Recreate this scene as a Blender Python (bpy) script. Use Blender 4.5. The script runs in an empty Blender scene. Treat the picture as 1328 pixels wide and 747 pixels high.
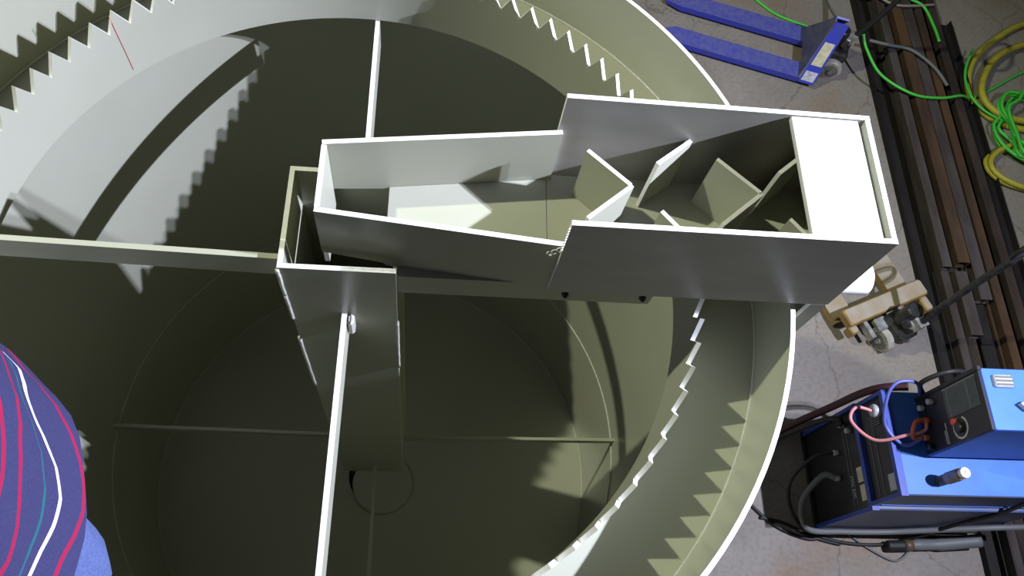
import bpy, bmesh, math, random
from mathutils import Vector, Matrix
random.seed(7)
PI = math.pi
scene = bpy.context.scene
C = scene.collection

# ------------------------------------------------------------------ camera
CAM = Vector((0.2282, -0.9714, 4.8))
camd = bpy.data.cameras.new('camera')
camd.sensor_width = 36.0
camd.lens = 36.0 * 1040.0 / 1328.0
camd.clip_start = 0.02
cam = bpy.data.objects.new('camera', camd)
C.objects.link(cam)
RX = Vector((0.9933, 0.0, 0.1159)); RY = -Vector((0.0489, -0.9065, -0.4193)); RZ = -Vector((0.1050, 0.4222, -0.9004))
M = Matrix((RX, RY, RZ)).transposed().to_4x4()
M.translation = CAM
cam.matrix_world = M
scene.camera = cam
FWD = -RZ

# ------------------------------------------------------------------ world
w = bpy.data.worlds.new('hall')
scene.world = w
w.use_nodes = True
w.node_tree.nodes['Background'].inputs[0].default_value = (0.97, 0.99, 1.0, 1)
w.node_tree.nodes['Background'].inputs[1].default_value = 0.031

# ------------------------------------------------------------------ lights
def lamp(name, loc, target, power, color, size, spread=180):
    l = bpy.data.lights.new(name, 'AREA')
    l.shape = 'SQUARE'; l.size = size; l.energy = power; l.color = color
    l.spread = math.radians(spread)
    o = bpy.data.objects.new(name, l); C.objects.link(o)
    o.location = loc
    o.rotation_euler = (Vector(target) - Vector(loc)).to_track_quat('-Z', 'Y').to_euler()
    return o
lamp('floodlight', (3.78, -0.184, 5.258), (0, 0, 2.4), 335, (0.74, 0.775, 1.0), 0.03, 150)
lamp('floodlight_small', (3.75, -0.265, 5.25), (0, 0, 2.4), 145, (0.74, 0.775, 1.0), 0.03, 150)
lamp('hall_lamp', (-4.8, 1.4, 9.2), (0.6, 0, 2.0), 590, (0.97, 1.0, 0.75), 0.14)

vs = scene.view_settings
vs.view_transform = 'Standard'; vs.look = 'None'; vs.exposure = 0.0; vs.gamma = 1.0
vs.use_curve_mapping = False

# ------------------------------------------------------------------ materials
def mat(name, col, rough=0.5, metal=0.0, spec=0.5, noise=0.0, nscale=8.0, col2=None, bump=0.0, bscale=60.0, stretch=None, ramp=(0.35, 0.65)):
    m = bpy.data.materials.new(name); m.use_nodes = True
    nt = m.node_tree; N = nt.nodes; L = nt.links
    b = N['Principled BSDF']
    b.inputs['Base Color'].default_value = (*col, 1)
    b.inputs['Roughness'].default_value = rough
    b.inputs['Metallic'].default_value = metal
    b.inputs['Specular IOR Level'].default_value = spec
    tc = N.new('ShaderNodeTexCoord'); mp = N.new('ShaderNodeMapping')
    L.new(tc.outputs['Object'], mp.inputs[0])
    if stretch: mp.inputs['Scale'].default_value = stretch
    if col2 is not None or noise > 0:
        n = N.new('ShaderNodeTexNoise'); n.inputs['Scale'].default_value = nscale; n.inputs['Detail'].default_value = 6
        L.new(mp.outputs[0], n.inputs['Vector'])
        r = N.new('ShaderNodeValToRGB')
        c2 = col2 if col2 is not None else tuple(max(0, c * (1 - noise)) for c in col)
        r.color_ramp.elements[0].position = ramp[0]; r.color_ramp.elements[1].position = ramp[1]
        r.color_ramp.elements[0].color = (*c2, 1); r.color_ramp.elements[1].color = (*col, 1)
        L.new(n.outputs['Fac'], r.inputs[0]); L.new(r.outputs[0], b.inputs['Base Color'])
    if bump > 0:
        n2 = N.new('ShaderNodeTexNoise'); n2.inputs['Scale'].default_value = bscale; n2.inputs['Detail'].default_value = 4
        L.new(mp.outputs[0], n2.inputs['Vector'])
        bp = N.new('ShaderNodeBump'); bp.inputs['Strength'].default_value = bump; bp.inputs['Distance'].default_value = 0.01
        L.new(n2.outputs['Fac'], bp.inputs['Height']); L.new(bp.outputs[0], b.inputs['Normal'])
    return m

def pp_mat():
    m = mat('pp_sheet', (0.37, 0.378, 0.298), 0.32, 0, 0.4, nscale=3.0, col2=(0.350, 0.357, 0.280))
    nt = m.node_tree; N = nt.nodes; L = nt.links; b = N['Principled BSDF']
    tc = N.new('ShaderNodeTexCoord'); mp = N.new('ShaderNodeMapping'); mp.inputs['Scale'].default_value = (1.5, 1.5, 1.5)
    n = N.new('ShaderNodeTexNoise'); n.inputs['Scale'].default_value = 3; n.inputs['Detail'].default_value = 8
    L.new(tc.outputs['Object'], mp.inputs[0]); L.new(mp.outputs[0], n.inputs['Vector'])
    mr = N.new('ShaderNodeMapRange'); mr.inputs[1].default_value = 0.35; mr.inputs[2].default_value = 0.7; mr.inputs[3].default_value = 0.29; mr.inputs[4].default_value = 0.32
    L.new(n.outputs['Fac'], mr.inputs[0]); L.new(mr.outputs[0], b.inputs['Roughness'])
    return m
MT = {}
MT['pp'] = pp_mat()
MT['ppbox'] = mat('scuffed_grey_pp', (0.27, 0.262, 0.225), 0.38, 0, 0.4, nscale=7, col2=(0.228, 0.22, 0.188), stretch=(1, 1, 2.5), ramp=(0.3, 0.8))
MT['edge'] = mat('pp_cut_edge', (0.72, 0.72, 0.69), 0.45, noise=0.08, nscale=40)
MT['weld'] = mat('weld_bead', (0.45, 0.45, 0.39), 0.25, bump=0.2, bscale=90, noise=0.1)
MT['whitepp'] = mat('white_pp', (0.56, 0.56, 0.545), 0.4, noise=0.03, nscale=10)
MT['pipe'] = mat('white_pvc', (0.86, 0.86, 0.85), 0.35)
MT['swarf'] = mat('white_swarf', (0.9, 0.9, 0.88), 0.5)
MT['steelbolt'] = mat('dark_bolt', (0.05, 0.055, 0.05), 0.4, 0.6)
MT['blue_jack'] = mat('blue_paint_worn', (0.060, 0.070, 0.36), 0.5, nscale=30, col2=(0.115, 0.12, 0.30), bump=0.05, ramp=(0.3, 0.7))
MT['blue_edge'] = mat('blue_paint', (0.03, 0.045, 0.45), 0.4, nscale=12, col2=(0.04, 0.05, 0.30))
MT['dark_blue'] = mat('dull_blue_plate', (0.07, 0.075, 0.17), 0.55, nscale=14, col2=(0.12, 0.12, 0.18))
MT['sticker'] = mat('cream_sticker', (0.62, 0.58, 0.34), 0.6, nscale=30, col2=(0.45, 0.42, 0.3))
MT['sticker_w'] = mat('pale_sticker', (0.55, 0.55, 0.55), 0.6, nscale=40, col2=(0.3, 0.3, 0.4))
MT['wheel'] = mat('grey_nylon', (0.42, 0.40, 0.34), 0.55, noise=0.35, nscale=25)
MT['wheel_rim'] = mat('wheel_rim_grey', (0.16, 0.16, 0.14), 0.6, noise=0.4, nscale=30)
MT['wheel_w'] = mat('white_nylon', (0.62, 0.60, 0.58), 0.5, noise=0.1)
MT['black'] = mat('black_paint', (0.012, 0.012, 0.014), 0.45)
MT['black_rubber'] = mat('black_rubber', (0.014, 0.013, 0.013), 0.6, noise=0.3)
MT['greasy'] = mat('greasy_steel', (0.06, 0.06, 0.06), 0.4, 0.5, noise=0.6, nscale=20)
MT['steel'] = mat('scuffed_steel', (0.42, 0.42, 0.40), 0.4, 0.4, noise=0.5, nscale=20)
MT['yellow_worn'] = mat('worn_yellow_top', (0.34, 0.30, 0.24), 0.65, nscale=9, col2=(0.30, 0.24, 0.15), bump=0.05)
MT['yellow'] = mat('yellow_paint', (0.34, 0.21, 0.05), 0.55, nscale=18, col2=(0.22, 0.14, 0.05))
MT['rust1'] = mat('rusty_brown_steel', (0.050, 0.035, 0.027), 0.8, 0, 0.2, nscale=5, col2=(0.024, 0.018, 0.015), bump=0.15, stretch=(2, 0.6, 2))
MT['rust2'] = mat('rusty_orange_steel', (0.082, 0.045, 0.022), 0.8, 0, 0.2, nscale=4, col2=(0.036, 0.024, 0.018), bump=0.15, stretch=(2, 0.5, 2))
MT['rust3'] = mat('grey_mill_steel', (0.070, 0.060, 0.054), 0.7, 0.1, 0.3, nscale=5, col2=(0.042, 0.031, 0.026), bump=0.12, stretch=(2, 0.5, 2))
MT['rust4'] = mat('dark_mill_steel', (0.020, 0.017, 0.015), 0.7, 0.1, 0.3, nscale=5, col2=(0.011, 0.009, 0.008), bump=0.12, stretch=(2, 0.5, 2))
MT['green_hose'] = mat('green_hose', (0.06, 0.50, 0.05), 0.4)
MT['yellow_hose'] = mat('yellow_hose', (0.42, 0.38, 0.03), 0.45, nscale=20, col2=(0.32, 0.30, 0.03))
MT['grey_hose'] = mat('grey_hose', (0.12, 0.125, 0.12), 0.55)
MT['beige_hose'] = mat('beige_cable', (0.26, 0.23, 0.19), 0.5)
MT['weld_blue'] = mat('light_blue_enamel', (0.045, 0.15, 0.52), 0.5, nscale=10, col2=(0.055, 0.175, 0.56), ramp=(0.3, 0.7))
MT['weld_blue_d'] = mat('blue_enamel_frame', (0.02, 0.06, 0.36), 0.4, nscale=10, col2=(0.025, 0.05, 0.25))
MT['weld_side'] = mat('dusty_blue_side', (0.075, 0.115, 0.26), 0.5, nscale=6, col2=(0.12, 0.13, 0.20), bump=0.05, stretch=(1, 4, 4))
MT['panel'] = mat('black_front_panel', (0.014, 0.014, 0.015), 0.4, noise=0.3)
MT['panel_grey'] = mat('charcoal_display_panel', (0.045, 0.055, 0.055), 0.4, nscale=60, col2=(0.03, 0.035, 0.035))
MT['print'] = mat('white_print', (0.42, 0.42, 0.42), 0.6, noise=0.4, nscale=60)
MT['red'] = mat('red_knob', (0.45, 0.05, 0.03), 0.4)
MT['orange'] = mat('orange_cable', (0.60, 0.13, 0.05), 0.45)
MT['pink'] = mat('pink_cable', (0.62, 0.24, 0.23), 0.45)
MT['bluecable'] = mat('blue_cable', (0.10, 0.13, 0.42), 0.4)
MT['silver'] = mat('silver_plastic', (0.45, 0.46, 0.47), 0.4, noise=0.2, nscale=60)
MT['brass'] = mat('dull_brass', (0.32, 0.24, 0.19), 0.45, 0.3, noise=0.3, nscale=30)
MT['brown'] = mat('dark_brown_plastic', (0.09, 0.06, 0.03), 0.5)
MT['redcable'] = mat('dark_red_cable', (0.055, 0.012, 0.014), 0.6)
MT['wood'] = mat('scaffold_board_wood', (0.36, 0.25, 0.14), 0.7, nscale=5, col2=(0.25, 0.16, 0.08), stretch=(1, 10, 10))
MT['skin'] = mat('skin', (0.55, 0.33, 0.24), 0.5)
MT['hair'] = mat('dark_hair', (0.03, 0.02, 0.015), 0.6)
MT['denim'] = mat('blue_denim', (0.07, 0.10, 0.24), 0.85, nscale=300, col2=(0.045, 0.07, 0.18), bump=0.2, bscale=300)
MT['shoe'] = mat('black_shoe', (0.02, 0.02, 0.02), 0.5)

def concrete():
    m = bpy.data.materials.new('concrete_floor'); m.use_nodes = True
    nt = m.node_tree; N = nt.nodes; L = nt.links; b = N['Principled BSDF']
    b.inputs['Roughness'].default_value = 0.8; b.inputs['Specular IOR Level'].default_value = 0.3
    tc = N.new('ShaderNodeTexCoord')
    def noise(sc, det=6, rough=0.6):
        n = N.new('ShaderNodeTexNoise'); n.inputs['Scale'].default_value = sc; n.inputs['Detail'].default_value = det; n.inputs['Roughness'].default_value = rough
        L.new(tc.outputs['Object'], n.inputs['Vector']); return n
    def ramp(src, p0, c0, p1, c1):
        r = N.new('ShaderNodeValToRGB'); e = r.color_ramp.elements
        e[0].position = p0; e[0].color = (*c0, 1); e[1].position = p1; e[1].color = (*c1, 1)
        L.new(src, r.inputs[0]); return r
    base = ramp(noise(2.2).outputs['Fac'], 0.3, (0.205, 0.185, 0.155), 0.7, (0.275, 0.252, 0.215))
    stain = ramp(noise(1.1, 4).outputs['Fac'], 0.52, (1, 1, 1), 0.72, (0.80, 0.64, 0.50))
    mx = N.new('ShaderNodeMix'); mx.data_type = 'RGBA'; mx.blend_type = 'MULTIPLY'; mx.inputs[0].default_value = 1
    L.new(base.outputs[0], mx.inputs[6]); L.new(stain.outputs[0], mx.inputs[7])
    sp = ramp(noise(35, 3).outputs['Fac'], 0.3, (0.82, 0.82, 0.82), 0.55, (1, 1, 1))
    mx2 = N.new('ShaderNodeMix'); mx2.data_type = 'RGBA'; mx2.blend_type = 'MULTIPLY'; mx2.inputs[0].default_value = 1
    L.new(mx.outputs[2], mx2.inputs[6]); L.new(sp.outputs[0], mx2.inputs[7])
    v = N.new('ShaderNodeTexVoronoi'); v.feature = 'DISTANCE_TO_EDGE'; v.inputs['Scale'].default_value = 1.3
    dn = noise(3, 4); ad = N.new('ShaderNodeMixRGB'); ad.inputs[0].default_value = 0.22
    L.new(tc.outputs['Object'], ad.inputs[1]); L.new(dn.outputs['Color'], ad.inputs[2]); L.new(ad.outputs[0], v.inputs['Vector'])
    cr = ramp(v.outputs['Distance'], 0.0, (0.45, 0.43, 0.40), 0.008, (1, 1, 1))
    mx3 = N.new('ShaderNodeMix'); mx3.data_type = 'RGBA'; mx3.blend_type = 'MULTIPLY'; mx3.inputs[0].default_value = 0.6
    L.new(mx2.outputs[2], mx3.inputs[6]); L.new(cr.outputs[0], mx3.inputs[7])
    L.new(mx3.outputs[2], b.inputs['Base Color'])
    bp = N.new('ShaderNodeBump'); bp.inputs['Strength'].default_value = 0.15; bp.inputs['Distance'].default_value = 0.02
    L.new(noise(25, 8).outputs['Fac'], bp.inputs['Height']); L.new(bp.outputs[0], b.inputs['Normal'])
    return m
MT['concrete'] = concrete()

# ------------------------------------------------------------------ helpers
def obj(name, me, parent=None, smooth=False):
    o = bpy.data.objects.new(name, me); C.objects.link(o)
    if parent is not None:
        o.parent = parent
        o.matrix_parent_inverse = parent.matrix_world.inverted()
    if smooth:
        for p in me.polygons: p.use_smooth = True
    return o
def mesh(name, verts, faces, mats, fm=None):
    me = bpy.data.meshes.new(name)
    me.from_pydata([tuple(v) for v in verts], [], faces)
    for m in (mats if isinstance(mats, (list, tuple)) else [mats]): me.materials.append(MT[m])
    if fm:
        for p, i in zip(me.polygons, fm): p.material_index = i
    me.validate()
    bm = bmesh.new(); bm.from_mesh(me); bmesh.ops.recalc_face_normals(bm, faces=bm.faces); bm.to_mesh(me); bm.free()
    me.update()
    return me
def tag(o, label, cat, group=None, kind=None):
    o['label'] = label; o['category'] = cat
    if group: o['group'] = group
    if kind: o['kind'] = kind
    return o
def empty(name, loc=(0, 0, 0), rz=0.0):
    o = bpy.data.objects.new(name, None); C.objects.link(o)
    o.empty_display_size = 0.1
    o.matrix_world = Matrix.Translation(loc) @ Matrix.Rotation(rz, 4, 'Z')
    o.location = loc; o.rotation_euler = (0, 0, rz)
    bpy.context.view_layer.update()
    return o
BF = [(0, 3, 2, 1), (4, 5, 6, 7), (0, 1, 5, 4), (1, 2, 6, 5), (2, 3, 7, 6), (3, 0, 4, 7)]
def boxv(x0, x1, y0, y1, z0, z1):
    return [(x0, y0, z0), (x1, y0, z0), (x1, y1, z0), (x0, y1, z0), (x0, y0, z1), (x1, y0, z1), (x1, y1, z1), (x0, y1, z1)]
class MB:
    """collects shapes into one mesh, with per-face material index"""
    def __init__(s): s.v = []; s.f = []; s.m = []
    def add(s, verts, faces, mi=0):
        n = len(s.v); s.v += [Vector(v) for v in verts]
        for i, f in enumerate(faces):
            s.f.append(tuple(k + n for k in f)); s.m.append(mi[i] if isinstance(mi, (list, tuple)) else mi)
        return s
    def box(s, x0, x1, y0, y1, z0, z1, mi=0, rot=None, piv=None):
        v = [Vector(q) for q in boxv(x0, x1, y0, y1, z0, z1)]
        if rot is not None:
            pv = Vector(piv) if piv else Vector(((x0 + x1) / 2, (y0 + y1) / 2, (z0 + z1) / 2))
            v = [rot @ (q - pv) + pv for q in v]
        return s.add(v, BF, mi)
    def cham(s, x0, x1, y0, y1, z0, z1, c, mi=0, tm=None):
        """box with chamfered vertical and top edges"""
        def ring(d, z): return [(x0 + d + c, y0 + d, z), (x1 - d - c, y0 + d, z), (x1 - d, y0 + d + c, z), (x1 - d, y1 - d - c, z), (x1 - d - c, y1 - d, z), (x0 + d + c, y1 - d, z), (x0 + d, y1 - d - c, z), (x0 + d, y0 + d + c, z)]
        v = ring(0, z0) + ring(0, z1 - c) + ring(c * .7, z1)
        f = [tuple(range(7, -1, -1)), tuple(range(16, 24))]; mm = [mi, mi if tm is None else tm]
        for r in range(2):
            for i in range(8):
                j = (i + 1) % 8; f.append((r * 8 + i, r * 8 + j, r * 8 + 8 + j, r * 8 + 8 + i)); mm.append(mi)
        return s.add(v, f, mm)
    def prism(s, poly, axis, a, b, mi=0, capm=None):
        """extrude 2D polygon along axis (0,1,2)"""
        n = len(poly)
        def P(q, t):
            if axis == 0: return (t, q[0], q[1])
            if axis == 1: return (q[0], t, q[1])
            return (q[0], q[1], t)
        v = [P(q, a) for q in poly] + [P(q, b) for q in poly]
        f = [tuple(range(n)), tuple(range(2 * n - 1, n - 1, -1))]
        mm = [mi if capm is None else capm] * 2
        for i in range(n): j = (i + 1) % n; f.append((i, j, n + j, n + i)); mm.append(mi)
        return s.add(v, f, mm)
    def cyl(s, p0, p1, r0, r1=None, n=16, mi=0, capm=None, bev=0.0):
        p0, p1 = Vector(p0), Vector(p1); r1 = r0 if r1 is None else r1
        d = (p1 - p0).normalized(); u = d.orthogonal().normalized(); w2 = d.cross(u)
        st = [(p0, r0), (p1, r1)] if bev <= 0 else [(p0, r0 - bev), (p0 + d * bev, r0), (p1 - d * bev, r1), (p1, r1 - bev)]
        v = []
        for p, r in st: v += [p + (u * math.cos(2 * PI * i / n) + w2 * math.sin(2 * PI * i / n)) * r for i in range(n)]
        k = len(st)
        f = [tuple(range(n - 1, -1, -1)), tuple(range((k - 1) * n, k * n))]; mm = [mi if capm is None else capm] * 2
        for a in range(k - 1):
            for i in range(n): j = (i + 1) % n; f.append((a * n + i, a * n + j, (a + 1) * n + j, (a + 1) * n + i)); mm.append(mi)
        return s.add(v, f, mm)
    def tube(s, pts, r, n=8, mi=0, closed=False):
        P = [Vector(p) for p in pts]; K = len(P)
        v = []; u = None
        for i in range(K):
            a = P[i - 1] if (i > 0 or closed) else P[i]; b = P[(i + 1) % K] if (i < K - 1 or closed) else P[i]
            d = (b - a).normalized()
            if u is None: u = d.orthogonal().normalized()
            u = (u - d * u.dot(d)).normalized(); w2 = d.cross(u)
            rr = r[i] if isinstance(r, (list, tuple)) else r
            v += [P[i] + (u * math.cos(2 * PI * k / n) + w2 * math.sin(2 * PI * k / n)) * rr for k in range(n)]
        f = []
        for i in range(K if closed else K - 1):
            i2 = (i + 1) % K
            for k in range(n): k2 = (k + 1) % n; f.append((i * n + k, i * n + k2, i2 * n + k2, i2 * n + k))
        if not closed: f += [tuple(range(n - 1, -1, -1)), tuple(range((K - 1) * n, K * n))]
        return s.add(v, f, mi)
    def build(s, name, mats, parent=None, smooth=False):
        return obj(name, mesh(name, s.v, s.f, mats, s.m), parent, smooth)
def spline(pts, n=8, closed=False):
    P = [Vector(p) for p in pts]; out = []; K = len(P)
    for i in range(K if closed else K - 1):
        if closed: a, b, c, d = P[i - 1], P[i], P[(i + 1) % K], P[(i + 2) % K]
        else: a, b, c, d = P[max(i - 1, 0)], P[i], P[i + 1], P[min(i + 2, K - 1)]
        for k in range(n):
            t = k / n
            out.append(0.5 * ((2 * b) + (c - a) * t + (2 * a - 5 * b + 4 * c - d) * t * t + (3 * b - a - 3 * c + d) * t ** 3))
    if not closed: out.append(P[-1])
    return out
def plate(name, p0, p1, z0, z1, t, parent, side=0, mats=('pp', 'edge'), z0b=None, z1b=None):
    """vertical sheet along p0->p1; thickness t (side 0 centred, +1 left of the run, -1 right); cut edges take the second material"""
    p0, p1 = Vector((*p0, 0)), Vector((*p1, 0)); d = (p1 - p0).normalized(); nrm = Vector((-d.y, d.x, 0))
    a = {0: -t / 2, 1: 0, -1: -t}[side]; b = a + t
    z0b = z0 if z0b is None else z0b; z1b = z1 if z1b is None else z1b
    q = [p0 + nrm * a, p1 + nrm * a, p1 + nrm * b, p0 + nrm * b]
    zs0 = [z0, z0b, z0b, z0]; zs1 = [z1, z1b, z1b, z1]
    v = [Vector((k.x, k.y, z)) for k, z in zip(q, zs0)] + [Vector((k.x, k.y, z)) for k, z in zip(q, zs1)]
    return obj(name, mesh(name, v, BF, mats, [1, 1, 0, 1, 0, 1]), parent)

def plate_poly(name, p0, p1, poly, t, parent, side=1, mats=('pp', 'edge')):
    """vertical sheet whose outline is given as (distance along p0->p1, height)"""
    p0, p1 = Vector((*p0, 0)), Vector((*p1, 0)); d = (p1 - p0).normalized(); nrm = Vector((-d.y, d.x, 0))
    a = {1: 0, -1: -t}[side]; n = len(poly)
    v = [p0 + d * u + nrm * a + Vector((0, 0, z)) for u, z in poly] + [p0 + d * u + nrm * (a + t) + Vector((0, 0, z)) for u, z in poly]
    f = [tuple(range(n)), tuple(range(2 * n - 1, n - 1, -1))] + [(i, (i + 1) % n, n + (i + 1) % n, n + i) for i in range(n)]
    return obj(name, mesh(name, v, f, mats, [0, 0] + [1] * n), parent)

# ------------------------------------------------------------------ floor
fl = obj('floor', mesh('floor', [(-9, -8, 0), (13, -8, 0), (13, 14, 0), (-9, 14, 0), (-9, -8, -.1), (13, -8, -.1), (13, 14, -.1), (-9, 14, -.1)], BF, 'concrete'))
fl['kind'] = 'structure'

# ------------------------------------------------------------------ clarifier tank
ZW = 3.0; RW = 0.9414; RO = 1.177; T = 0.012; ZL = 2.75
tank = empty('clarifier_tank', (0, 0, 0))
tag(tank, 'large round grey plastic settling tank with a sawtooth weir ring and open top', 'tank')
def ringwall(name, ri, ro, zb, ztop, n, parent, mats=('pp', 'edge')):
    """cylindrical sheet; ztop(i) gives the top height at sample i"""
    v = []; f = []; fm = []
    for i in range(n):
        a = 2 * PI * i / n + PHASE; c, s = math.cos(a), math.sin(a)
        zt = ztop(i)
        v += [(ri * c, ri * s, zb), (ri * c, ri * s, zt), (ro * c, ro * s, zt), (ro * c, ro * s, zb)]
    for i in range(n):
        j = (i + 1) % n; a, b = i * 4, j * 4
        f += [(a, b, b + 1, a + 1), (a + 1, b + 1, b + 2, a + 2), (a + 2, b + 2, b + 3, a + 3), (a + 3, b + 3, b, a)]
        fm += [0, 1, 0, 1]
    o = obj(name, mesh(name, v, f, mats, fm), parent)
    for p in o.data.polygons: p.use_smooth = True
    o.data.set_sharp_from_angle(angle=math.radians(25))
    return o
NT = 88
PHASE = 2 * PI * 0.2 / NT
def wz(i): return ZW if i % 2 == 0 else ZW - 0.068
weir = ringwall('weir_wall', RW - T / 2, RW + T / 2, ZL, wz, NT * 2, tank)
weir['label'] = 'sawtooth notched weir ring'
outer = ringwall('outer_wall', RO - T / 2, RO + T / 2, 0.02, lambda i: ZW, 160, tank)
def annulus(name, r0, r1, z0, z1, parent, mats=('pp',), n=128, t=0.012, z=None):
    v = []; f = []
    for i in range(n):
        a = 2 * PI * i / n; c, s = math.cos(a), math.sin(a)
        v += [(r0 * c, r0 * s, z0), (r1 * c, r1 * s, z1), (r1 * c, r1 * s, z1 - t), (r0 * c, r0 * s, z0 - t)]
    for i in range(n):
        j = (i + 1) % n; a, b = i * 4, j * 4
        f += [(a, a + 1, b + 1, b), (a + 1, a + 2, b + 2, b + 1), (a + 2, a + 3, b + 3, b + 2), (a + 3, a, b, b + 3)]
    return obj(name, mesh(name, v, f, mats), parent)
annulus('launder_floor', RW + T / 2 + .0005, RO - T / 2, ZL + .012, ZL + .012, tank)
annulus('tank_bottom', 0.165, RO - T / 2, 0.10, 0.205, tank)
sump = MB(); sump.cyl((0.03, -.05, 0.05), (0.03, -.05, 0.125), 0.17, n=40, bev=.006)
sump.build('sump', ['pp'], tank)
def seam(name, r, z, parent, rr=0.004, n=128):
    m = MB(); m.tube([(r * math.cos(2 * PI * i / n), r * math.sin(2 * PI * i / n), z) for i in range(n)], rr, 6, closed=True)
    return m.build(name, ['weld'], parent, True)
seam('weld_seam', RO - T / 2 - .001, 0.95, outer)
seam('weld_seam', RO - T / 2 - .002, 0.207, outer, .005)
seam('weld_seam', RO - T / 2 - .001, ZL + .014, outer, .005)
# launder drain seam lines
m = MB(); m.tube([(-.6795, .6405, 2.995), (-.6795, .6405, 2.92), (-.6792, .6408, 2.85), (-.6795, .6405, 2.775)], .0012, 6); m.build('scored_line', ['pink'], weir)
# central column: four sheets
CX0, CX1, CY0, CY1, CZ0, CZ1 = -0.122, 0.153, -0.142, 0.138, 0.88, 3.08
pf = plate('column_panel', (CX0, CY0), (CX1, CY0), CZ0, CZ1, T, tank, 1)
pb = plate('column_panel', (CX0, CY1), (CX1, CY1), CZ0, CZ1, T, tank, -1)
pl = plate('column_panel', (CX0 + T / 2, CY0 + T), (CX0 + T / 2, CY1 - T), CZ0, CZ1, T, tank, 0)
pr = plate('column_panel', (CX1 - T / 2, CY0 + T), (CX1 - T / 2, CY1 - T), CZ0, 2.985, T, tank, 0)
def bead(x, y, z0, z1, parent, r=0.005):
    m = MB(); n = 14
    m.tube([(x + random.uniform(-.0006, .0006), y + random.uniform(-.0006, .0006), z0 + (z1 - z0) * i / n) for i in range(n + 1)], r, 7)
    return m.build('weld_bead', ['weld'], parent, True)
bead(CX0, CY0 - .001, 2.93, 3.07, pf); bead(CX0, CY0 - .001, 2.775, 2.925, pf); bead(CX0, CY0 - .001, 2.21, 2.64, pf)
bead(CX1, CY0 - .001, 2.42, 2.78, pf)
# drain opening rim light patch: small hole plug on the left panel
# upper braces: square bars set on edge
b1 = plate('brace', (0.016, CY0), (0.010, -(RW - T / 2)), 2.725, 2.825, .014, tank, 0, ('pp', 'edge'), 2.70, 2.80)
b2 = plate('brace', (0.030, CY1), (0.024, RW - T / 2 + .004), 2.66, 2.757, .014, tank, 0, ('pp', 'edge'), 2.628, 2.745)
m = MB(); m.cham(.024, .042, CY0 - .032, CY0 - .0005, 2.76, 2.828, .006); m.build('weld_cleat', ['weld'], b1)
# lower braces: flat bars on edge
ZB = 1.0
def low(p0, p1): plate('lower_brace', p0, p1, ZB - .03, ZB + .015, .014, tank, 0, ('pp', 'pp'))
low((CX0, 0.0), (-RO + T / 2, 0.012)); low((CX1, -.005), (RO - T / 2, 0.012)); low((0.028, CY0), (0.04, -RO + T / 2 + .001)); low((0.028, CY1), (0.03, RO - T / 2 - .001))
# support bars across the top
sl = plate('support_bar', (CX0, -0.098), (-RW + T / 2 + .005, -0.082), 2.965, 3.05, .014, tank, 0, ('pp', 'pp'))
sr = plate('support_bar', (CX1, -0.112), (0.925, -0.112), 2.99, 3.038, .014, tank, 0, ('pp', 'pp'))
sb = plate('bolting_plate', (CX1 + .002, -0.124), (0.80, -0.124), 2.945, 3.037, .010, tank, 0, ('pp', 'pp'))
for bx in (0.575, 0.775):
    m = MB(); m.cyl((bx, -.129, 2.985), (bx, -.135, 2.985), .010, n=6); m.cyl((bx, -.134, 2.985), (bx, -.141, 2.985), .005, n=8)
    m.build('bolt', ['steelbolt'], sb)

# ------------------------------------------------------------------ inlet flume and box
fl_ = empty('inlet_flume', (0.8, 0, 3.04))
tag(fl_, 'grey plastic inlet box with slanted baffles and a tapering flume lying across the tank', 'inlet flume')
BX0, BX1, BY0, BY1, BZ0, BZ1 = 0.521, 1.240, -0.150, 0.190, 3.04, 3.37
plate('box_side_wall', (BX0, BY0), (BX1, BY0), BZ0, BZ1, T, fl_, 1, ('ppbox', 'edge'))
plate('box_side_wall', (BX0, BY1), (BX1, BY1), BZ0, BZ1, T, fl_, -1, ('ppbox', 'edge'))
plate('box_end_wall', (BX1, BY0 + T), (BX1, BY1 - T), 2.45, BZ1 - .001, T, fl_, 1)
m = MB(); m.box(BX0, BX1 - T, BY0 + T, BY1 - T, BZ0 + .002, BZ0 + .014); m.build('box_floor', ['pp'], fl_)
# drop leg outside the tank wall
plate('drop_side', (RO + .02, BY0), (BX1, BY0), 2.45, BZ0 - .002, T, fl_, 1, ('ppbox', 'edge'))
plate('drop_side', (RO + .02, BY1), (BX1, BY1), 2.45, BZ0 - .002, T, fl_, -1, ('ppbox', 'edge'))
# lid over the outer end
m = MB(); m.cham(1.048, 1.212, BY0 + T + .001, BY1 - T - .001, 3.353, 3.366, .002); m.build('lid', ['whitepp'], fl_)
# inlet pipe
m = MB(); n = 40
for i in range(n): pass
def ringpipe(x0, x1, yc, zc, ro, ri):
    m = MB(); v = []; f = []
    st = [(x0, ro), (x1 - .003, ro), (x1, ro - .003), (x1, ri), (x0, ri)]
    for x, r in st: v += [(x, yc + r * math.cos(2 * PI * i / n), zc + r * math.sin(2 * PI * i / n)) for i in range(n)]
    for a in range(len(st)):
        b = (a + 1) % len(st)
        for i in range(n): j = (i + 1) % n; f.append((a * n + i, a * n + j, b * n + j, b * n + i))
    m.add(v, f); return m
ringpipe(BX1 + .001, 1.462, 0.014, 2.88, .049, .043).build('inlet_pipe', ['pipe'], fl_, False)
ringpipe(BX1 + .0005, 1.262, 0.014, 2.88, .066, .049).build('pipe_collar', ['pipe'], fl_, False)
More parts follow.
